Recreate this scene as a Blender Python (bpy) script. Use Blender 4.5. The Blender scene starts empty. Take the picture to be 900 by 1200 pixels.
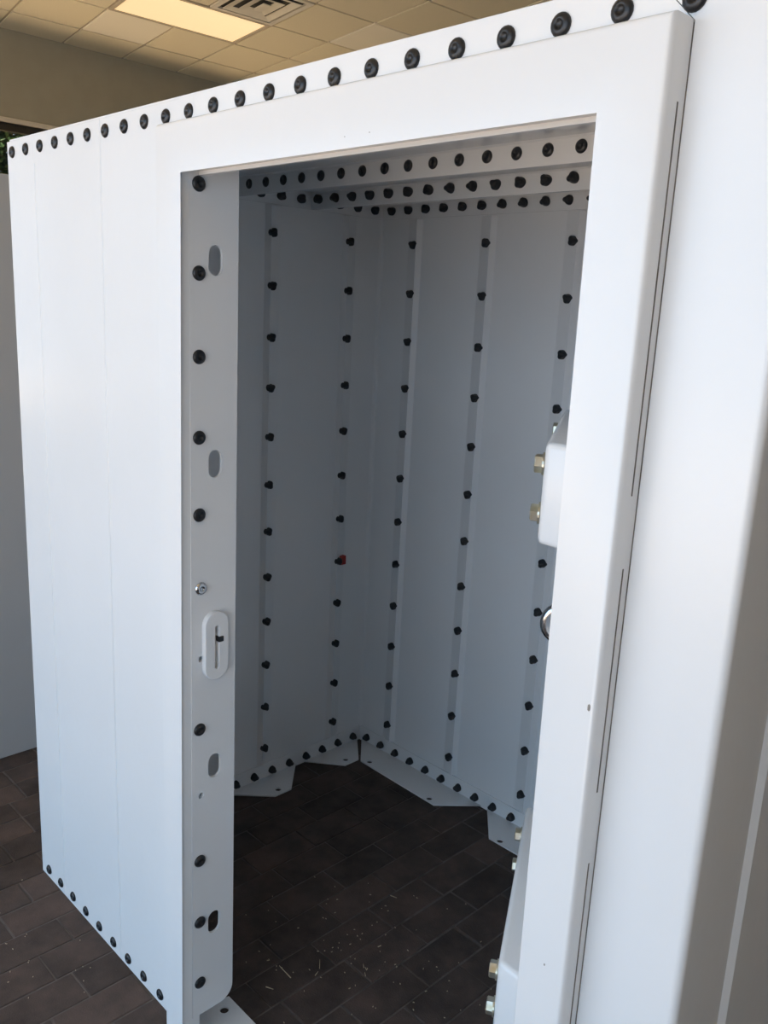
import bpy, bmesh, math, random
from mathutils import Matrix, Vector
random.seed(7)
S = bpy.context.scene
C = S.collection

# ------------------------------------------------------------------ camera
F_PX = 1005.27
cd = bpy.data.cameras.new('camera'); cam = bpy.data.objects.new('camera', cd); C.objects.link(cam)
cd.sensor_fit = 'VERTICAL'; cd.sensor_height = 36.0; cd.lens = F_PX / 1200 * 36.0
cd.clip_start = 0.02
yaw, pit, rol = math.radians(-45.0744), math.radians(-13.2605), math.radians(2.8088)
fw = Vector((math.sin(yaw) * math.cos(pit), math.cos(yaw) * math.cos(pit), math.sin(pit)))
rt = Vector((math.cos(yaw), -math.sin(yaw), 0)); up = rt.cross(fw)
r2 = rt * math.cos(rol) + up * math.sin(rol); u2 = up * math.cos(rol) - rt * math.sin(rol)
m = Matrix((r2, u2, -fw)).transposed().to_4x4(); m.translation = (2.147, -0.8591, 1.59)
cam.matrix_world = m
S.camera = cam

# ------------------------------------------------------------------ light
W = bpy.data.worlds.new('world'); S.world = W; W.use_nodes = True
bg = W.node_tree.nodes['Background']; bg.inputs[0].default_value = (0.62, 0.78, 1.0, 1); bg.inputs[1].default_value = 1.3

def area(name, loc, rot, sx, sy, watt, col):
    l = bpy.data.lights.new(name, 'AREA'); l.shape = 'RECTANGLE'; l.size = sx; l.size_y = sy
    l.energy = watt; l.color = col
    o = bpy.data.objects.new(name, l); C.objects.link(o); o.location = loc; o.rotation_euler = rot
    return o
# daylight entering by the shop window behind the photographer
area('daylight_window', (0.0, -3.62, 1.5), (math.radians(62), 0, 0), 8.4, 2.7, 228, (0.45, 0.71, 1.0))
sl = bpy.data.lights.new('sun', 'SUN'); sl.energy = 21.0; sl.angle = math.radians(0.6); sl.color = (1.0, 0.93, 0.82)
sun = bpy.data.objects.new('sun', sl); C.objects.link(sun)
sun.rotation_euler = (math.radians(31), 0, math.radians(12))

vs = S.view_settings
vs.view_transform = 'Standard'; vs.look = 'None'; vs.gamma = 1.0; vs.use_curve_mapping = False
vs.exposure = -0.42

# ------------------------------------------------------------------ materials
def mat(name, col, rough=0.5, metal=0.0, var=0.0, vscale=6.0, bump=0.0, bscale=60.0, coat=0.0, emit=None, estr=0.0, col2=None):
    M = bpy.data.materials.new(name); M.use_nodes = True
    nt = M.node_tree; b = nt.nodes['Principled BSDF']
    b.inputs['Base Color'].default_value = (*col, 1); b.inputs['Roughness'].default_value = rough
    b.inputs['Metallic'].default_value = metal
    if coat: b.inputs['Coat Weight'].default_value = coat; b.inputs['Coat Roughness'].default_value = 0.2
    tc = nt.nodes.new('ShaderNodeTexCoord')
    if var or col2:
        n = nt.nodes.new('ShaderNodeTexNoise'); n.inputs['Scale'].default_value = vscale; n.inputs['Detail'].default_value = 5
        nt.links.new(tc.outputs['Object'], n.inputs['Vector'])
        r = nt.nodes.new('ShaderNodeValToRGB')
        c2 = col2 if col2 else tuple(c * (1 - var) for c in col)
        r.color_ramp.elements[0].color = (*c2, 1); r.color_ramp.elements[0].position = 0.35
        r.color_ramp.elements[1].color = (*col, 1); r.color_ramp.elements[1].position = 0.62
        nt.links.new(n.outputs['Fac'], r.inputs['Fac']); nt.links.new(r.outputs['Color'], b.inputs['Base Color'])
    if bump:
        n2 = nt.nodes.new('ShaderNodeTexNoise'); n2.inputs['Scale'].default_value = bscale; n2.inputs['Detail'].default_value = 4
        nt.links.new(tc.outputs['Object'], n2.inputs['Vector'])
        bp = nt.nodes.new('ShaderNodeBump'); bp.inputs['Strength'].default_value = bump; bp.inputs['Distance'].default_value = 0.002
        nt.links.new(n2.outputs['Fac'], bp.inputs['Height']); nt.links.new(bp.outputs['Normal'], b.inputs['Normal'])
    if emit:
        b.inputs['Emission Color'].default_value = (*emit, 1); b.inputs['Emission Strength'].default_value = estr
    return M

WHITE = mat('white_powder_coat', (0.80, 0.80, 0.80), 0.25, var=0.03, vscale=2.5, bump=0.10, bscale=45)
BLACK = mat('black_oxide', (0.012, 0.012, 0.014), 0.38, var=0.3, vscale=90, bump=0.25, bscale=220)
BLACKN = mat('black_nut', (0.010, 0.010, 0.012), 0.5, bump=0.2, bscale=200)
RED = mat('red_marking', (0.42, 0.03, 0.02), 0.5, var=0.3, vscale=80)
ZINC = mat('zinc_bolt', (0.62, 0.60, 0.52), 0.32, 0.85, col2=(0.55, 0.50, 0.34), vscale=60, bump=0.1, bscale=150)
CHROME = mat('chrome', (0.7, 0.71, 0.73), 0.15, 1.0, bump=0.05)
SLIT = mat('weld_gap', (0.20, 0.17, 0.14), 0.8, var=0.4, vscale=30)
CHIP = mat('bare_primer', (0.32, 0.29, 0.26), 0.7, var=0.3, vscale=60)
HOLE = mat('hole_shadow', (0.03, 0.03, 0.03), 0.8, var=0.2)
MORTAR = mat('paver_joint_sand', (0.135, 0.112, 0.098), 0.95, var=0.4, vscale=25, bump=0.5, bscale=300)
TILE = mat('ceiling_tile', (0.80, 0.72, 0.53), 0.9, var=0.12, vscale=180, bump=0.6, bscale=400)
TILE2 = mat('ceiling_tile_new', (0.88, 0.82, 0.68), 0.9, var=0.05, vscale=180, bump=0.4, bscale=400)
TEE = mat('ceiling_tee', (0.50, 0.42, 0.31), 0.6, var=0.1)
LENS = mat('light_lens', (0.4, 0.37, 0.3), 0.4, emit=(1.0, 0.74, 0.38), estr=1.05, bump=0.1, bscale=200)
VENT = mat('vent_metal', (0.62, 0.57, 0.47), 0.5, var=0.1)
DARK = mat('duct_dark', (0.03, 0.026, 0.02), 0.8, var=0.2)
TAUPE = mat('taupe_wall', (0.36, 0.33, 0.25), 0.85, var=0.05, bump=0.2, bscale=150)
TRIMM = mat('cream_trim', (0.62, 0.56, 0.45), 0.6, var=0.06)
WFRAME = mat('dark_window_frame', (0.035, 0.028, 0.02), 0.4, var=0.2)
LEAF = mat('leaf_green', (0.07, 0.12, 0.03), 0.5, col2=(0.02, 0.04, 0.01), vscale=3)
STRAW = mat('dry_straw', (0.55, 0.45, 0.30), 0.8, var=0.3, vscale=40)
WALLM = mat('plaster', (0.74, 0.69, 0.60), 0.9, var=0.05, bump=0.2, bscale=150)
GROUND = mat('outside_paving', (0.78, 0.57, 0.36), 0.9, var=0.1, bump=0.3, bscale=80)

def glassmat():
    M = bpy.data.materials.new('window_glass'); M.use_nodes = True; nt = M.node_tree
    nt.nodes.remove(nt.nodes['Principled BSDF']); out = nt.nodes['Material Output']
    t = nt.nodes.new('ShaderNodeBsdfTransparent'); t.inputs[0].default_value = (0.95, 0.96, 0.95, 1)
    g = nt.nodes.new('ShaderNodeBsdfGlossy'); g.inputs['Roughness'].default_value = 0.03
    lw = nt.nodes.new('ShaderNodeLayerWeight'); lw.inputs[0].default_value = 0.5
    pw = nt.nodes.new('ShaderNodeMath'); pw.operation = 'POWER'; pw.inputs[1].default_value = 5.0; nt.links.new(lw.outputs['Facing'], pw.inputs[0])
    f = nt.nodes.new('ShaderNodeMath'); f.operation = 'MULTIPLY_ADD'; f.inputs[1].default_value = 0.9; f.inputs[2].default_value = 0.04; nt.links.new(pw.outputs[0], f.inputs[0])
    mx = nt.nodes.new('ShaderNodeMixShader')
    nt.links.new(f.outputs[0], mx.inputs[0]); nt.links.new(t.outputs[0], mx.inputs[1]); nt.links.new(g.outputs[0], mx.inputs[2])
    nt.links.new(mx.outputs[0], out.inputs['Surface']); return M
GLASS = glassmat()

def brickmat():
    M = bpy.data.materials.new('paver_clay'); M.use_nodes = True; nt = M.node_tree; b = nt.nodes['Principled BSDF']
    b.inputs['Roughness'].default_value = 0.82
    b.inputs['Specular IOR Level'].default_value = 0.25
    tc = nt.nodes.new('ShaderNodeTexCoord'); oi = nt.nodes.new('ShaderNodeObjectInfo'); geo = nt.nodes.new('ShaderNodeNewGeometry')
    n = nt.nodes.new('ShaderNodeTexNoise'); n.inputs['Scale'].default_value = 9; n.inputs['Detail'].default_value = 8; n.inputs['Roughness'].default_value = 0.65
    nt.links.new(geo.outputs['Position'], n.inputs['Vector'])
    add = nt.nodes.new('ShaderNodeMath'); add.operation = 'ADD'
    mul = nt.nodes.new('ShaderNodeMath'); mul.operation = 'MULTIPLY_ADD'; mul.inputs[1].default_value = 0.24; mul.inputs[2].default_value = -0.12
    nt.links.new(oi.outputs['Random'], mul.inputs[0]); nt.links.new(n.outputs['Fac'], add.inputs[0]); nt.links.new(mul.outputs[0], add.inputs[1])
    r = nt.nodes.new('ShaderNodeValToRGB'); e = r.color_ramp.elements
    e[0].position = 0.25; e[0].color = (0.042, 0.031, 0.026, 1); e[1].position = 0.8; e[1].color = (0.130, 0.088, 0.072, 1)
    k = e.new(0.5); k.color = (0.078, 0.056, 0.047, 1)
    nt.links.new(add.outputs[0], r.inputs['Fac'])
    n2 = nt.nodes.new('ShaderNodeTexNoise'); n2.inputs['Scale'].default_value = 320; n2.inputs['Detail'].default_value = 3
    nt.links.new(geo.outputs['Position'], n2.inputs['Vector'])
    r2_ = nt.nodes.new('ShaderNodeValToRGB'); r2_.color_ramp.elements[0].position = 0.66; r2_.color_ramp.elements[1].position = 0.78
    r2_.color_ramp.elements[0].color = (0, 0, 0, 1); r2_.color_ramp.elements[1].color = (0.5, 0.5, 0.5, 1)
    nt.links.new(n2.outputs['Fac'], r2_.inputs['Fac'])
    mx = nt.nodes.new('ShaderNodeMix'); mx.data_type = 'RGBA'
    nt.links.new(r2_.outputs['Color'], mx.inputs['Factor']); nt.links.new(r.outputs['Color'], mx.inputs['A']); mx.inputs['B'].default_value = (0.17, 0.14, 0.115, 1)
    nt.links.new(mx.outputs['Result'], b.inputs['Base Color'])
    bp = nt.nodes.new('ShaderNodeBump'); bp.inputs['Strength'].default_value = 0.5; bp.inputs['Distance'].default_value = 0.003
    nt.links.new(n2.outputs['Fac'], bp.inputs['Height']); nt.links.new(bp.outputs['Normal'], b.inputs['Normal'])
    return M
BRICK = brickmat()

GREY = mat('grey_powder_coat', (0.50, 0.50, 0.50), 0.4, var=0.04, vscale=2.5, bump=0.1, bscale=45)

# ------------------------------------------------------------------ helpers
def link(name, me, material, parent=None, smooth=False):
    if material is not None and not me.materials: me.materials.append(material)
    if smooth:
        for p in me.polygons: p.use_smooth = True
    o = bpy.data.objects.new(name, me); C.objects.link(o)
    if parent is not None: attach(o, parent)
    return o
def attach(o, parent):
    o.parent = parent
    if parent.type == 'EMPTY': o.matrix_parent_inverse = Matrix.Translation(-parent.location)
def tag(o, label=None, cat=None, group=None, kind=None):
    if label: o['label'] = label
    if cat: o['category'] = cat
    if group: o['group'] = group
    if kind: o['kind'] = kind
    return o
def finish(bm, name):
    bmesh.ops.recalc_face_normals(bm, faces=bm.faces[:])
    me = bpy.data.meshes.new(name); bm.to_mesh(me); bm.free(); return me
def add_box(bm, x0, x1, y0, y1, z0, z1):
    v = [bm.verts.new(c) for c in ((x0,y0,z0),(x1,y0,z0),(x1,y1,z0),(x0,y1,z0),(x0,y0,z1),(x1,y0,z1),(x1,y1,z1),(x0,y1,z1))]
    for f in ((0,3,2,1),(4,5,6,7),(0,1,5,4),(1,2,6,5),(2,3,7,6),(3,0,4,7)): bm.faces.new([v[i] for i in f])
    return v
def box_me(name, x0, x1, y0, y1, z0, z1, bev=0.0, seg=2):
    bm = bmesh.new(); add_box(bm, x0, x1, y0, y1, z0, z1)
    if bev: bmesh.ops.bevel(bm, geom=bm.edges[:], offset=bev, segments=seg, profile=0.5, affect='EDGES')
    return finish(bm, name)
def box(name, x0, x1, y0, y1, z0, z1, material, parent=None, bev=0.0, seg=2):
    return link(name, box_me(name, x0, x1, y0, y1, z0, z1, bev, seg), material, parent)
def prism(bm, pts, axis, a, b):
    """pts: 2D outline; axis 0/1/2 = extrusion axis; the other two in order"""
    def P(p, t):
        q = list(p); q.insert(axis, t); return q
    lo = [bm.verts.new(P(p, a)) for p in pts]; hi = [bm.verts.new(P(p, b)) for p in pts]
    n = len(pts); bm.faces.new(lo); bm.faces.new(hi[::-1])
    for i in range(n): bm.faces.new((lo[i], hi[i], hi[(i+1) % n], lo[(i+1) % n]))
    return lo, hi
def prism_obj(name, pts, axis, a, b, material, parent=None, smooth=False):
    bm = bmesh.new(); prism(bm, pts, axis, a, b); return link(name, finish(bm, name), material, parent, smooth)
def plate_with_holes(name, outer, holes, thick, mtx, material, parent, bev=0.0):
    cu = bpy.data.curves.new(name + '_curve', 'CURVE'); cu.dimensions = '2D'; cu.fill_mode = 'BOTH'; cu.extrude = thick / 2; cu.bevel_depth = bev
    for loop in [outer] + holes:
        sp = cu.splines.new('POLY'); sp.points.add(len(loop) - 1); sp.use_cyclic_u = True
        for i, p in enumerate(loop): sp.points[i].co = (p[0], p[1], 0, 1)
    tmp = bpy.data.objects.new(name + '_tmp', cu); C.objects.link(tmp)
    dg = bpy.context.evaluated_depsgraph_get()
    me = bpy.data.meshes.new_from_object(tmp.evaluated_get(dg)); me.name = name
    bpy.data.objects.remove(tmp); bpy.data.curves.remove(cu)
    me.transform(mtx); me.materials.clear()
    return link(name, me, material, parent)
def stadium(cx, cy, w, h, n=8):
    r = w / 2; pts = []
    for i in range(n + 1):
        a = math.pi * i / n; pts.append((cx + r * math.cos(a), cy + h / 2 - r + r * math.sin(a)))
    for i in range(n + 1):
        a = math.pi + math.pi * i / n; pts.append((cx + r * math.cos(a), cy - h / 2 + r + r * math.sin(a)))
    return pts
def circle(cx, cy, r, n=14): return [(cx + r * math.cos(2*math.pi*i/n), cy + r * math.sin(2*math.pi*i/n)) for i in range(n)]
def lathe(bm, prof, n=16, rfun=None):
    rings = []
    for r, z in prof:
        if r < 1e-6: rings.append([bm.verts.new((0, 0, z))]); continue
        rings.append([bm.verts.new(((r * (rfun(2*math.pi*i/n, z) if rfun else 1)) * math.cos(2*math.pi*i/n), (r * (rfun(2*math.pi*i/n, z) if rfun else 1)) * math.sin(2*math.pi*i/n), z)) for i in range(n)])
    for a, b in zip(rings, rings[1:]):
        for i in range(n):
            j = (i + 1) % n
            if len(a) == 1 and len(b) == 1: continue
            if len(a) == 1: bm.faces.new((a[0], b[j], b[i]))
            elif len(b) == 1: bm.faces.new((a[i], a[j], b[0]))
            else: bm.faces.new((a[i], a[j], b[j], b[i]))
def frame_mtx(loc, axis, twist=0.0):
    z = Vector(axis).normalized()
    ref = Vector((0, 0, 1)) if abs(z.z) < 0.9 else Vector((0, 1, 0))
    y = (ref - z * ref.dot(z)).normalized(); x = y.cross(z)
    M = Matrix((x, y, z)).transposed().to_4x4() @ Matrix.Rotation(twist, 4, 'Z')
    M.translation = loc; return M

# shared fastener meshes --------------------------------------------------
bm = bmesh.new()
lathe(bm, [(0.0130, 0), (0.0133, 0.0012), (0.0126, 0.0030), (0.0104, 0.0050), (0.0076, 0.0061), (0.0054, 0.0064), (0.0049, 0.0035), (0, 0.0035)], 18)
HEAD = finish(bm, 'bolt_head'); HEAD.materials.append(BLACK)
for p in HEAD.polygons: p.use_smooth = True
bm = bmesh.new()
def lobes(a, z):
    t = max(0.25, min(1.0, (z - 0.0005) / 0.006)); return 1 + t * (0.20 * math.cos(3 * (a - math.pi / 2)) - 0.02)
lathe(bm, [(0.0130, 0), (0.0132, 0.0025), (0.0124, 0.005), (0.0120, 0.012), (0.0104, 0.0165), (0.0076, 0.0188), (0.0052, 0.0192), (0.0048, 0.022), (0.0036, 0.0230), (0, 0.0230)], 24, lobes)
NUT = finish(bm, 'nut'); NUT.materials.append(BLACKN)
for p in NUT.polygons: p.use_smooth = True
bm = bmesh.new()
def hexr(a, z):
    k = math.pi / 3; return math.cos(k / 2) / math.cos((a % k) - k / 2) if z > 0.0035 else 1
lathe(bm, [(0.0165, 0), (0.0165, 0.003), (0.0165, 0.0031), (0.0140, 0.0036), (0.0140, 0.0130), (0.0122, 0.0145), (0, 0.0145)], 24, hexr)
HEXB = finish(bm, 'hex_bolt'); HEXB.materials.append(ZINC)

def put(name, me, loc, axis, parent, twist=0.0):
    o = bpy.data.objects.new(name, me); C.objects.link(o); o.parent = parent
    o.matrix_local = frame_mtx(loc, axis, twist); return o

# ------------------------------------------------------------------ the room
FZ = -0.02; CZ = 3.6
RX0, RX1, RY0, RY1 = -5.34, 6.0, -3.6, 7.0
floor = box('floor', RX0, RX1, RY0, RY1, FZ - 0.10, FZ - 0.0025, MORTAR); tag(floor, kind='structure')
PIT = 0.1022; LEN = 0.2035
OFF = {-10: .119, -9: .119, -8: .061, -7: .061, -6: .160, -5: .02, -4: .13, -3: .04, -2: .15, -1: .059, 0: .096, 1: .0, 2: .10, 3: .191, 4: .014, 5: .114, 6: .02}
bme = []
for k in range(3):
    b_ = bmesh.new(); add_box(b_, 0.002, PIT - 0.002, 0.002, LEN - 0.002, -0.03, 0)
    bmesh.ops.bevel(b_, geom=[e for e in b_.edges if all(abs(v.co.z) < 1e-6 for v in e.verts)], offset=0.0016 + 0.0004 * k, segments=1, affect='EDGES')
    me = finish(b_, 'brick'); me.materials.append(BRICK); bme.append(me)
stuff = bmesh.new()
c0 = int((RX0 - 0.39) / PIT) + 1; c1 = int((RX1 - 0.39) / PIT) - 1
for c in range(c0, c1):
    x = 0.39 + c * PIT; off = OFF.get(c, (c * 0.611 * LEN) % LEN)
    j0 = int((RY0 - off) / LEN) + 1; j1 = int((RY1 - off) / LEN) - 1
    for j in range(j0, j1):
        y = off + j * LEN; dz = random.uniform(-0.0012, 0.0012)
        vis = (-0.85 < x < 0.72 and -0.47 < y < 0.25) or (0.0 < x < 1.5 and -0.15 < y < 1.15)
        if vis:
            o = bpy.data.objects.new('brick', random.choice(bme)); C.objects.link(o); o.parent = floor
            o.location = (x, y, FZ + dz)
        else:
            z = FZ + dz; v = [stuff.verts.new(q) for q in ((x+.002,y+.002,z-.01),(x+PIT-.002,y+.002,z-.01),(x+PIT-.002,y+LEN-.002,z-.01),(x+.002,y+LEN-.002,z-.01),(x+.0045,y+.0045,z),(x+PIT-.0045,y+.0045,z),(x+PIT-.0045,y+LEN-.0045,z),(x+.0045,y+LEN-.0045,z))]
            for f in ((4,5,6,7),(0,1,5,4),(1,2,6,5),(2,3,7,6),(3,0,4,7)): stuff.faces.new([v[i] for i in f])
o = link('brick_field', finish(stuff, 'brick_field'), BRICK, floor); tag(o, kind='stuff')

# walls
def wall(name, boxes, material):
    b_ = bmesh.new()
    for q in boxes: add_box(b_, *q)
    return tag(link(name, finish(b_, name), material), kind='structure')
WY0, WY1, WZ0, WZ1 = -2.6, 5.6, 0.6, 2.91
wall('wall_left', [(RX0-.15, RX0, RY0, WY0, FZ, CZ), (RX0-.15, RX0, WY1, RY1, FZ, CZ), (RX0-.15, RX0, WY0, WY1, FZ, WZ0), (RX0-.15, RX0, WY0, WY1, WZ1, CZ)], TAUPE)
wall('wall_back', [(RX0-.15, RX1+.15, RY1, RY1+.15, FZ, CZ)], WALLM)
wall('wall_right', [(RX1, RX1+.15, RY0, RY1, FZ, CZ)], WALLM)
SX0, SX1, SZ0, SZ1 = -4.2, 4.2, 0.1, 2.9
wall('wall_front', [(RX0-.15, SX0, RY0-.15, RY0, FZ, CZ), (SX1, RX1+.15, RY0-.15, RY0, FZ, CZ), (SX0, SX1, RY0-.15, RY0, FZ, SZ0), (SX0, SX1, RY0-.15, RY0, SZ1, CZ)], WALLM)
w1 = bpy.data.objects.new('window_1', None); C.objects.link(w1); w1.location = (RX0, 1.5, WZ0); tag(w1, kind='structure')
box('window_trim', RX0-.02, RX0+.025, WY0-.05, WY1+.05, WZ1, WZ1+.035, TRIMM, w1, 0.004)
wf = bmesh.new()
for q in ((RX0-.08, RX0-.02, WY0, WY1, WZ1-.06, WZ1), (RX0-.08, RX0-.02, WY0, WY1, WZ0, WZ0+.06), (RX0-.08, RX0-.02, WY0, WY0+.06, WZ0+.06, WZ1-.06), (RX0-.08, RX0-.02, WY1-.06, WY1, WZ0+.06, WZ1-.06)): add_box(wf, *q)
for yy in (0.0, 3.0): add_box(wf, RX0-.08, RX0-.02, yy-.03, yy+.03, WZ0+.06, WZ1-.06)
link('window_frame', finish(wf, 'window_frame'), WFRAME, w1)
for a, b in ((WY0+.06, -.03), (.03, 2.97), (3.03, WY1-.06)):
    box('pane', RX0-.055, RX0-.049, a, b, WZ0+.06, WZ1-.06, GLASS, w1)
w2 = bpy.data.objects.new('window_2', None); C.objects.link(w2); w2.location = (0, RY0, SZ0); tag(w2, kind='structure')
wf = bmesh.new()
for xx in (SX0+.03, -2.1, 0.0, 2.1, SX1-.03): add_box(wf, xx-.03, xx+.03, RY0-.1, RY0-.04, SZ0, SZ1)
link('window_frame', finish(wf, 'window_frame'), WFRAME, w2)

# ceiling: lattice of lay-in tiles
O_ = Vector((-4.2166, 2.4241)); U_ = Vector((0.6277, -0.0981)); V_ = Vector((0.029, 0.5269))
ceil = box('ceiling', RX0-.15, RX1+.15, RY0-.15, RY1+.15, CZ + 0.012, CZ + 0.1, TEE); tag(ceil, kind='structure')
GAP = 0.011
def cell(i, j, g=GAP):
    gu, gv = g / U_.length, g / V_.length
    return [O_ + U_ * a + V_ * b for a, b in ((i+gu, j+gv), (i+1-gu, j+gv), (i+1-gu, j+1-gv), (i+gu, j+1-gv))]
def tile_me(i, j, bm_=None):
    P = cell(i, j)
    own = bm_ is None; bm_ = bm_ or bmesh.new()
    xl = RX0 + 0.004; Q = []
    for k in range(4):
        a, b = P[k], P[(k + 1) % 4]
        if a.x >= xl: Q.append((a.x, a.y))
        if (a.x - xl) * (b.x - xl) < 0:
            t = (xl - a.x) / (b.x - a.x); Q.append((xl, a.y + t * (b.y - a.y)))
    prism(bm_, Q, 2, CZ, CZ + 0.011)
    return finish(bm_, 'ceiling_tile') if own else None
rest = bmesh.new(); NEW = {(0, -1): 0, (-1, 0): 0}
for i in range(-4, 18):
    for j in range(-14, 12):
        P = cell(i, j)
        if all(q.x < RX0 + 0.01 for q in P) or any(q.x > RX1 or q.y < RY0 or q.y > RY1 for q in P): continue
        if (i == 0 and j in (0, 1)) or (i, j) == (1, 1): continue
        if -3 <= i <= 6 and -3 <= j <= 7:
            link('ceiling_tile', tile_me(i, j), TILE2 if (i, j) in ((-1, 0), (1, 3)) else TILE, ceil)
        else: tile_me(i, j, rest)
o = link('ceiling_tile_field', finish(rest, 'ceiling_tile_field'), TILE, ceil); tag(o, kind='stuff')

def quad_pts(i0, i1, j0, j1, g):
    gu, gv = g / U_.length, g / V_.length
    return [tuple(O_ + U_ * a + V_ * b) for a, b in ((i0+gu, j0+gv), (i1-gu, j0+gv), (i1-gu, j1-gv), (i0+gu, j1-gv))]
def ring(name, i0, i1, j0, j1, g0, g1, z0, z1, material, parent):
    b_ = bmesh.new(); A = quad_pts(i0, i1, j0, j1, g0); B = quad_pts(i0, i1, j0, j1, g1)
    for k in range(4):
        l = (k + 1) % 4; prism(b_, [A[k], A[l], B[l], B[k]], 2, z0, z1)
    return link(name, finish(b_, name), material, parent)
ctr = O_ + U_ * .5 + V_ * 1
li = bpy.data.objects.new('ceiling_light', None); C.objects.link(li); li.location = (ctr.x, ctr.y, CZ)
tag(li, 'lit rectangular fluorescent troffer with warm glowing lens in the tiled ceiling', 'ceiling light')
ring('light_frame', 0, 1, 0, 2, 0.006, 0.035, CZ - 0.004, CZ + 0.011, TEE, li)
prism_obj('lens', quad_pts(0, 1, 0, 2, 0.034), 2, CZ + 0.001, CZ + 0.009, LENS, li)
ctr = O_ + U_ * 1.5 + V_ * 1.5
ve = bpy.data.objects.new('air_vent', None); C.objects.link(ve); ve.location = (ctr.x, ctr.y, CZ)
tag(ve, 'square louvred air diffuser beside the lit ceiling troffer', 'air vent')
prism_obj('duct', quad_pts(1, 2, 1, 2, 0.01), 2, CZ + 0.0085, CZ + 0.0115, DARK, ve)
ring('vent_frame', 1, 2, 1, 2, 0.006, 0.045, CZ - 0.006, CZ + 0.008, VENT, ve)
for g in (0.072, 0.160):
    b_ = bmesh.new(); A = quad_pts(1, 2, 1, 2, g); B = quad_pts(1, 2, 1, 2, g + 0.055)
    for k in range(4):
        l = (k + 1) % 4
        vv = [b_.verts.new((*A[k], CZ - 0.010)), b_.verts.new((*A[l], CZ - 0.010)), b_.verts.new((*B[l], CZ + 0.002)), b_.verts.new((*B[k], CZ + 0.002))]
        vt = [b_.verts.new((v.co.x, v.co.y, v.co.z + 0.003)) for v in vv]
        b_.faces.new(vv); b_.faces.new(vt[::-1])
        for q in range(4): b_.faces.new((vv[q], vv[(q+1) % 4], vt[(q+1) % 4], vt[q]))
    link('louvre', finish(b_, 'louvre'), VENT, ve)
prism_obj('core_plate', quad_pts(1, 2, 1, 2, 0.235), 2, CZ - 0.018, CZ - 0.012, VENT, ve)
del NEW

# ------------------------------------------------------------------ the shelter
X0, X1, Y0, Y1, ZT = -0.031, 1.808, 0.003, 1.240, 1.930
TK = 0.006; P3 = 0.0762
sh = bpy.data.objects.new('storm_shelter', None); C.objects.link(sh); sh.location = (0.89, 0.62, FZ)
tag(sh, 'white bolted steel storm shelter with open doorway standing on brown brick pavers', 'storm shelter')

# front wall panels left of the doorway
fx = [X0, 0.117, 0.432, 0.779]
fpan = []
for a, b in zip(fx, fx[1:]):
    p_ = box('wall_panel', a + 0.0004, b - 0.0004, Y0, Y0 + TK, FZ, ZT, WHITE, sh, 0.0006, 1); fpan.append(p_)
for k, xx in enumerate((0.117, 0.432)):
    bmx = bmesh.new(); prism(bmx, [(xx - 0.005, Y0), (xx - 0.0015, Y0 - 0.0016), (xx + 0.0015, Y0 - 0.0016), (xx + 0.003, Y0)], 2, 0.065, 1.872)
    link('seam_lip', finish(bmx, 'seam_lip'), WHITE, fpan[k + 1])
def fpanel_for(x):
    for p_, a, b in zip(fpan, fx, fx[1:]):
        if a <= x < b: return p_
    return None
# header panel with raised flange strip above the frame
hdr = prism_obj('header_panel', [(0.7795, 1.80), (1.60, 1.80), (1.682, 1.882), (1.634, 1.930), (1.632, 1.9315), (0.7795, 1.9315)], 1, Y0 - 0.001, Y0 + TK, WHITE, sh)
lapx = box('roof_flange', 0.7300, 0.7790, Y0 - 0.001, Y0 - 0.0002, 1.878, 1.9315, WHITE, sh)
# right corner panel: front face, rounded bend, side face
R = 0.011; prof = [(1.6828, Y0), (X1 - R, Y0)]
for i in range(1, 8):
    a = math.pi / 2 * i / 8; prof.append((X1 - R + R * math.sin(a), Y0 + R - R * math.cos(a)))
prof += [(X1, Y0 + R), (X1, 0.142)]
inn = [(x_ - TK if i > 8 else (x_ - TK * (i - 1) / 8 if i > 1 else x_), y_ + TK if i < 2 else (y_ + TK * (1 - (i - 1) / 8) if i < 9 else y_)) for i, (x_, y_) in enumerate(prof)]
bm = bmesh.new(); prism(bm, prof + inn[::-1], 2, FZ, ZT); rcp = link('corner_panel', finish(bm, 'corner_panel'), WHITE, sh)
for p_ in rcp.data.polygons: p_.use_smooth = abs(p_.normal.z) < 0.5
rcp.data.set_sharp_from_angle(angle=math.radians(25))
prism_obj('corner_gusset', [(1.6827, 1.8824), (1.6827, 1.9298), (1.6352, 1.9298)], 1, Y0, Y0 + TK, WHITE, rcp)
# right side wall behind the joggle
seams = [0.142, 0.455, 0.766, 1.076, Y1]
for a, b in zip(seams, seams[1:]):
    bm = bmesh.new(); prism(bm, [(X1, a), (X1 + 0.006, a + 0.013), (X1 + 0.006, b - 0.010), (X1, b - 0.0005), (X1 - TK, b - 0.0005), (X1 - TK, a)], 2, FZ, ZT)
    rs = link('wall_panel', finish(bm, 'wall_panel'), WHITE, sh)

# exterior bolt rows
for i in range(22):
    x = i * P3; par = fpanel_for(x) or hdr
    put('bolt_head', HEAD, (x, Y0 - (0.001 if par is hdr else 0), 1.9053), (0, -1, 0), par, random.uniform(0, 6))
put('bolt_head', HEAD, (22 * P3 + 0.004, Y0, 1.902), (0, -1, 0), rcp)
for i in range(9):
    x = 0.0165 + i * P3 * 0.992; put('bolt_head', HEAD, (x, Y0, 0.0076), (0, -1, 0), fpanel_for(x), random.uniform(0, 6))

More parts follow.
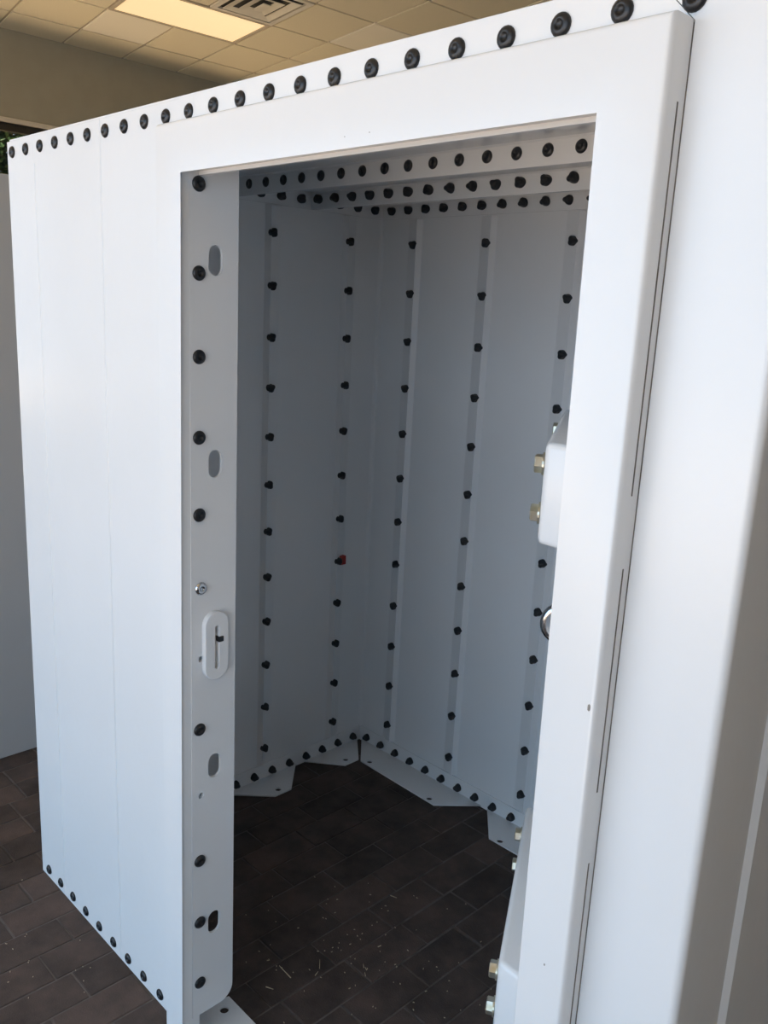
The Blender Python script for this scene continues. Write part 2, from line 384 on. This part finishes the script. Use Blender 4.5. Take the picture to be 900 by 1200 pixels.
# raised door surround
fr = [(0.718, FZ), (0.718, 1.883), (1.682, 1.883), (1.682, FZ), (1.613, FZ), (1.613, 1.806), (0.790, 1.806), (0.790, FZ)]
bm = bmesh.new(); lo, hi = prism(bm, fr, 1, -0.037, Y0 - 0.0012)
bmesh.ops.bevel(bm, geom=[e for e in bm.edges if all(abs(v.co.y + 0.037) < 1e-6 for v in e.verts) and not all(abs(v.co.x - 0.718) < 1e-6 for v in e.verts) and not all(abs(v.co.z - FZ) < 1e-6 for v in e.verts)], offset=0.007, segments=4, profile=0.5, affect='EDGES')
dfr = link('door_frame', finish(bm, 'door_frame'), WHITE, sh)
for p_ in dfr.data.polygons: p_.use_smooth = True
dfr.data.set_sharp_from_angle(angle=math.radians(35))
for a, b in ((1.403, 1.805), (1.039, 1.319), (0.45, 0.942)):
    box('weld_slit', 1.6815, 1.6826, -0.0125, -0.0105, a, b, SLIT, dfr)
box('weld_slit', 1.672, 1.6826, Y0 - 0.0010, Y0 + 0.004, FZ + 0.001, 1.880, SLIT, dfr)

for cx_, cz_, rx_, rz_ in ((1.6735, 1.154, 0.0022, 0.0045), (1.651, 0.7905, 0.0012, 0.0016), (1.2128, 1.8142, 0.0009, 0.0007), (1.2614, 1.8149, 0.0011, 0.0008)):
    bm = bmesh.new(); prism(bm, [(cx_ + rx_ * math.cos(q * 0.7854) * (0.8 + 0.2 * (q % 2)), cz_ + rz_ * math.sin(q * 0.7854)) for q in range(8)], 1, -0.0374, -0.0366)
    link('paint_chip', finish(bm, 'paint_chip'), CHIP, dfr)
# jamb plate with slots (drawn in y,z ; plane x)
JX = 0.7915; yb, yf, zb, zt_ = -0.016, 0.086, 0.074, 1.868
out = [(yf, zt_), (yb, zt_), (yb, zb)]
rr = 0.034
for i in range(9):
    a = -math.pi / 2 + math.pi / 2 * i / 8; out.append((yf - rr + rr * math.cos(a), zb + rr + rr * math.sin(a)))
holes = [stadium(0.037, z, 0.029, 0.053) for z in (1.661, 1.292, 0.663, 0.291)] + [circle(0.005, z, 0.0062) for z in (0.905, 0.606)]
MJ = Matrix(((0, 0, 1, JX - 0.003), (1, 0, 0, 0), (0, 1, 0, 0), (0, 0, 0, 1)))
jamb = plate_with_holes('jamb_plate', out, holes, 0.006, MJ, WHITE, sh)
for k, z in enumerate((1.786, 1.637, 1.491, 1.344, 1.197, 1.051, None, 0.755, None, 0.456, 0.308, 0.157)):
    if z is None: continue
    if k == 5: 
        ZH = HEAD.copy(); ZH.materials.clear(); ZH.materials.append(CHROME); o = put('bolt_head', ZH, (JX, 0.005, z), (1, 0, 0), jamb); o['label'] = 'bare silver bolt head'
    else: put('bolt_head', HEAD, (JX, 0.002, z), (1, 0, 0), jamb, random.uniform(0, 6))
# strike plate: raised oval ring with a slot, latch tongue
st = plate_with_holes('strike_plate', stadium(0.035, 0.929, 0.050, 0.138, 12), [stadium(0.0355, 0.926, 0.012, 0.094, 6)], 0.010, Matrix(((0, 0, 1, JX + 0.005), (1, 0, 0, 0), (0, 1, 0, 0), (0, 0, 0, 1))), WHITE, sh, 0.002)
box('strike_backing', JX - 0.001, JX + 0.0012, 0.024, 0.047, 0.872, 0.982, WHITE, st)
box('latch_tongue', JX + 0.001, JX + 0.014, 0.038, 0.050, 0.936, 0.948, BLACK, st, 0.002)
# threshold tab of the front wall floor flange
def tab(name, pts, hole, parent):
    return plate_with_holes(name, pts, [circle(hx, hy, 0.0105) for hx, hy in hole], 0.005, Matrix.Translation((0, 0, FZ + 0.0045)), WHITE, parent)
tab('anchor_tab', [(0.60, Y0 + TK), (0.69, 0.045), (0.712, 0.132), (1.10, 0.130), (1.20, Y0 + TK)], [(0.739, 0.101), (1.07, 0.1)], sh)

# left wall: panels between seams, each with a tilted lap strip towards the doorway
LXI = X0 + TK; SEAM_L = [0.458, 0.767, 1.076]
edges = [Y0 + TK + 0.0005] + [s_ + 0.02 for s_ in SEAM_L]
lpan = []
for a, b in zip(edges, edges[1:]):
    lpan.append(box('wall_panel', X0, LXI, a + 0.0003, b - 0.0003, FZ, ZT, WHITE, sh))
# left-back corner panel is one bent sheet
BYI = Y1 - TK; SEAM_B = [0.138, 0.440, 0.745, 1.050, 1.355, 1.66]
a = edges[-1] + 0.0003; b = SEAM_B[0] - 0.02
bm = bmesh.new(); prism(bm, [(X0, a), (LXI, a), (LXI, BYI - 0.012), (LXI + 0.0035, BYI - 0.0035), (LXI + 0.012, BYI), (b, BYI), (b, Y1), (X0, Y1)], 2, FZ, ZT)
cpan = link('corner_panel', finish(bm, 'corner_panel'), WHITE, sh)
bpan = []
eb = [s_ - 0.02 for s_ in SEAM_B] + [X1 - TK - 0.001]
for a, b in zip(eb, eb[1:]):
    bpan.append(box('wall_panel', a + 0.0003, b - 0.0003, BYI, Y1, FZ, ZT, WHITE, sh))
ZN = [1.7977 - i * 0.1536 for i in range(12)]
PR = 0.016
for k, y in enumerate(SEAM_L):
    par = lpan[k]
    bm = bmesh.new(); prism(bm, [(LXI, y - 0.018), (LXI + PR, y - 0.006), (LXI + PR * 0.9, y - 0.001), (LXI + 0.001, y + 0.039), (LXI, y + 0.039)], 2, 0.045, 1.876)
    link('lap_strip', finish(bm, 'lap_strip'), WHITE, par)
    if y > 0.6:
        for i, z in enumerate(ZN):
            red = (k == 2 and i == 7)
            o = put('nut', NUT, (LXI + PR * 0.7, y, z), (1, 0, 0.0), par, math.radians(80 + random.uniform(-18, 18)))
            if red: box('red_mark', LXI + 0.002, LXI + 0.020, y + 0.010, y + 0.034, z - 0.016, z + 0.016, RED, par, 0.002)['label'] = 'red plastic tag behind a nut'
for k, x in enumerate(SEAM_B[:5]):
    par = cpan if k == 0 else bpan[k - 1]
    bm = bmesh.new(); prism(bm, [(x + 0.024, BYI), (x + 0.012, BYI - PR), (x + 0.007, BYI - PR * 0.9), (x - 0.036, BYI - 0.001), (x - 0.036, BYI)], 2, 0.045, 1.876)
    link('lap_strip', finish(bm, 'lap_strip'), WHITE, par)
    if x < 0.9:
        for i, z in enumerate(ZN): put('nut', NUT, (x, BYI - PR * 0.7, z), (0, -1, 0), par, math.radians(-75 + random.uniform(-18, 18)))

# floor flange angles with anchor tabs along left and back walls
fl = box('floor_flange', LXI + 0.0002, LXI + 0.005, 0.02, BYI - 0.006, FZ, 0.038, WHITE, sh, 0.0008, 1)
fb = box('floor_flange', LXI + 0.006, X1 - TK - 0.002, BYI - 0.005, BYI - 0.0002, FZ, 0.038, WHITE, sh, 0.0008, 1)
wl, wb = LXI + 0.004, BYI - 0.004
tab('anchor_tab', [(wl, 0.612), (0.096, 0.738), (0.096, 0.806), (wl, 0.918)], [(0.071, 0.769)], fl)
tab('anchor_tab', [(wl, 0.955), (0.096, 1.052), (0.096, 1.118), (wl, wb - 0.012)], [(0.069, 1.0784)], fl)
tab('anchor_tab', [(wl, 0.305), (0.096, 0.43), (0.096, 0.50), (wl, 0.605)], [(0.071, 0.46)], fl)
tab('anchor_tab', [(wl + 0.012, wb), (0.109, 1.116), (0.476, 1.110), (0.582, wb)], [(0.136, 1.1355), (0.441, 1.1263)], fb)
tab('anchor_tab', [(0.608, wb), (0.716, 1.106), (1.084, 1.110), (1.19, wb)], [(0.749, 1.1203), (1.05, 1.12)], fb)
for i in range(-2, 8): put('nut', NUT, (LXI + 0.005, 0.6565 + i * 0.0761, 0.0075), (1, 0, 0), fl, math.radians(random.uniform(-10, 10)))
for i in range(14): put('nut', NUT, (0.0235 + i * 0.0762, BYI - 0.005, 0.0075), (0, -1, 0), fb, math.radians(random.uniform(-10, 10)))

# roof pans with turned-down flanges
ys = [Y0 + TK + 0.0005, 0.312, 0.617, 0.9265, BYI - 0.0005]
pans = []
for k, (a, b) in enumerate(zip(ys, ys[1:])):
    bm = bmesh.new(); zl = 1.880; q = 0.0045; r_ = 0.004
    a2, b2 = a + 0.0003, b - 0.0003
    prism(bm, [(a2, zl), (a2 + q, zl), (a2 + q, ZT - r_), (a2 + q + r_, ZT), (b2 - q - r_, ZT), (b2 - q, ZT - r_), (b2 - q, zl), (b2, zl), (b2, ZT + TK), (a2, ZT + TK)], 0, X0 + 0.0002, X1 - 0.0002)
    bmesh.ops.triangulate(bm, faces=[f for f in bm.faces if len(f.verts) > 4])
    pans.append(link('roof_pan', finish(bm, 'roof_pan'), WHITE, sh))
    box('end_flange', LXI + 0.0003, LXI + 0.0052, a2 + q + 0.0003, b2 - q - 0.0003, 1.8801, ZT - 0.0002, WHITE, pans[-1])
for i in range(-1, 20): put('bolt_head', HEAD, (0.0861 + i * P3, ys[2] - 0.0048, 1.9085), (0, -1, 0), pans[1], random.uniform(0, 6))
for i in range(0, 18): put('nut', NUT, (0.0184 + i * P3, ys[3] - 0.0048, 1.9075), (0, -1, 0), pans[2], math.radians(120 - i * 20 + random.uniform(-15, 15)))
for i in range(0, 16): put('nut', NUT, (0.0268 + i * 0.0763, ys[4] - 0.0048, 1.906), (0, -1, 0), pans[3], math.radians(60 - i * 10 + random.uniform(-15, 15)))
for y in (0.344, 0.42, 0.496, 0.572, 0.649, 0.7249, 0.8005, 0.8765, 0.955, 1.0315, 1.11, 1.1863):
    put('nut', NUT, (LXI + 0.005, y, 1.906), (1, 0, 0), pans[1 if y < .617 else 2 if y < .9265 else 3], math.radians(90 + random.uniform(-20, 20)))

# the door leaf, swung inwards on the right jamb
door = bpy.data.objects.new('door', None)
C.objects.link(door); door.location = (1.585, 0.120, 0.03); attach(door, sh)
TH = math.atan2(0.856, -0.517)
DM = Matrix.Translation((1.585, 0.120, 0.03)) @ Matrix.Rotation(TH, 4, 'Z')
# local frame: +x along the leaf, +y out of its near (left-hand) face
def dlink(name, me, material):
    me.transform(DM); o = link(name, me, material); o.parent = door; o.matrix_parent_inverse = Matrix.Translation(Vector((-1.585, -0.120, -0.03)))
    return o
dlink('door_leaf', box_me('door_leaf', 0.0, 0.79, -0.005, 0.030, 0.0, 1.72, 0.004, 2), WHITE)
nn = DM.to_3x3() @ Vector((0, 1, 0)); dd = DM.to_3x3() @ Vector((1, 0, 0))
def dput(lx, ly, z):
    o = bpy.data.objects.new('hex_bolt', HEXB); C.objects.link(o); o.parent = door
    o.matrix_parent_inverse = Matrix.Translation(Vector((-1.585, -0.120, -0.03)))
    o.matrix_basis = frame_mtx(DM @ Vector((lx, ly, z - 0.03)), nn, random.uniform(0, 1)); return o
for zt2 in (1.420, 0.562):
    L0, L1, dep = 0.090, 0.570, 0.098
    skew = 0.045
    bm = bmesh.new()
    prism(bm, [(L0 - skew, 0.0305), (L0, dep), (L1, dep), (L1, 0.0305)], 2, zt2 - 0.150 - 0.03, zt2 - 0.03)
    bmesh.ops.bevel(bm, geom=[e for e in bm.edges if not all(abs(v.co.y - 0.0305) < 1e-6 for v in e.verts)], offset=0.010, segments=3, profile=0.5, affect='EDGES')
    o = dlink('stiffener_bar', finish(bm, 'stiffener_bar'), WHITE)
    for p_ in o.data.polygons: p_.use_smooth = True
    o.data.set_sharp_from_angle(angle=math.radians(40))
    for lx in (L0 + 0.022, L1 - 0.06):
        for dz in (0.035, 0.108): dput(lx, dep + 0.0002, zt2 - dz)
# pull handle at the free edge
bm = bmesh.new(); N = 14; ringp = []
path = []
for i in range(N + 1):
    a = math.pi * i / N; path.append((0.705, 0.032 + 0.068 * math.sin(a) ** 0.6, 0.905 + 0.040 * math.cos(a)))
rad = 0.0125
for i, q in enumerate(path):
    t = (Vector(path[min(i+1, N)]) - Vector(path[max(i-1, 0)])).normalized(); s1 = Vector((1, 0, 0)); s2 = t.cross(s1).normalized()
    ringp.append([bm.verts.new(Vector(q) + s1 * rad * math.cos(2*math.pi*k/10) + s2 * rad * math.sin(2*math.pi*k/10)) for k in range(10)])
for A_, B_ in zip(ringp, ringp[1:]):
    for k in range(10): bm.faces.new((A_[k], A_[(k+1) % 10], B_[(k+1) % 10], B_[k]))
bm.faces.new(ringp[0]); bm.faces.new(ringp[-1][::-1])
o = dlink('handle', finish(bm, 'handle'), CHROME); o['label'] = 'chrome pull handle'
for p_ in o.data.polygons: p_.use_smooth = True

# ------------------------------------------------------------------ second shelter beyond the left side
s2 = bpy.data.objects.new('storm_shelter', None); C.objects.link(s2); s2.location = (-1.6, 0.7, FZ)
tag(s2, 'plain pale grey steel shelter standing across a narrow paved gap from the open white one', 'storm shelter')
for a, b in ((0.0, .305), (.305, .61), (.61, .915), (.915, 1.22), (1.22, 1.525)):
    box('wall_panel', -0.726, -0.720, a + .0005, b - .0005, FZ, 1.944, GREY, s2, 0.001, 1)
box('roof_pan', -2.5, -0.7265, 0.0, 1.525, 1.936, 1.944, GREY, s2)
box('wall_panel', -2.5, -0.7265, 0.0, 0.006, FZ, 1.9355, GREY, s2)
box('wall_panel', -2.5, -2.494, 0.0065, 1.525, FZ, 1.9355, GREY, s2)
box('wall_panel', -2.4935, -0.7265, 1.519, 1.525, FZ, 1.9355, GREY, s2)

# ------------------------------------------------------------------ debris, foliage outside the window
b_ = bmesh.new()
SP = [(0.735, 0.282, .05), (0.772, 0.363, .03), (0.791, 0.337, .015), (0.752, 0.222, .02), (0.849, 0.442, .012), (0.872, 0.426, .012), (0.713, 0.684, .02), (0.826, 0.520, .01), (0.86, 0.44, .01)]
for k in range(110): SP.append((random.gauss(0.86, 0.20), random.gauss(0.44, 0.17), random.uniform(.0015, .005)))
for k in range(40): SP.append((random.uniform(-0.4, 0.55), random.uniform(-0.3, -0.03), random.uniform(.0015, .004)))
for x, y, l in SP:
    if x > 1.4 or y > 1.05 or (y > -0.02 and (y < 0.15 or x < 0.12)): continue
    a = random.uniform(0, math.pi); w = 0.0009; z = FZ + 0.0022
    d = Vector((math.cos(a), math.sin(a), 0)); n_ = Vector((-d.y, d.x, 0)); c = Vector((x, y, z))
    A_ = [c - d*l/2 - n_*w, c + d*l/2 - n_*w*.4, c + d*l/2 + n_*w*.4, c - d*l/2 + n_*w]
    lo_ = [b_.verts.new(v) for v in A_]; hi_ = [b_.verts.new(v + Vector((0, 0, .0016))) for v in A_]
    b_.faces.new(hi_)
    for q in range(4): b_.faces.new((lo_[q], lo_[(q+1) % 4], hi_[(q+1) % 4], hi_[q]))
o = link('straw_scraps', finish(b_, 'straw_scraps'), STRAW)
tag(o, 'pale straw scraps and crumbs scattered over the brick pavers', 'debris', kind='stuff')

bu = bpy.data.objects.new('bush', None); C.objects.link(bu); bu.location = (RX0 - 3.2, 3.6, FZ)
tag(bu, 'dark green leafy bush outside the high window', 'bush')
lf = bmesh.new()
for k in range(30000):
    c = Vector((RX0 - 3.2 + random.gauss(0, 0.25), 3.6 + random.gauss(0, 0.8), random.uniform(0.2, 4.6)))
    a = random.uniform(0, 6.28); t = random.uniform(-.8, .8); l = random.uniform(.09, .16)
    d = Vector((math.cos(a)*math.cos(t), math.sin(a)*math.cos(t), math.sin(t))); s1 = d.cross(Vector((random.random(), random.random(), 1))).normalized()
    lf.faces.new([lf.verts.new(q) for q in (c, c + d*l*.5 + s1*l*.25, c + d*l, c + d*l*.5 - s1*l*.25)])
me = bpy.data.meshes.new('foliage'); lf.to_mesh(me); lf.free(); o = link('foliage', me, LEAF, bu); tag(o, kind='stuff')
tr = bmesh.new()
for k in range(6):
    y = 2.4 + k * 0.5; prism(tr, [(RX0 - 3.2 + .03*math.cos(q), y + .03*math.sin(q)) for q in (0, 1.05, 2.1, 3.14, 4.19, 5.24)], 2, FZ, 2.6)
link('stem', finish(tr, 'stem'), WFRAME, bu)
tag(box('ground_outside', -14, 12, -14, RY0 - 0.16, FZ - 0.12, FZ - 0.05, GROUND), kind='structure')
tag(box('ground_side', -14, RX0 - 0.16, RY0 - 0.155, 9, FZ - 0.12, FZ - 0.05, GROUND), kind='structure')
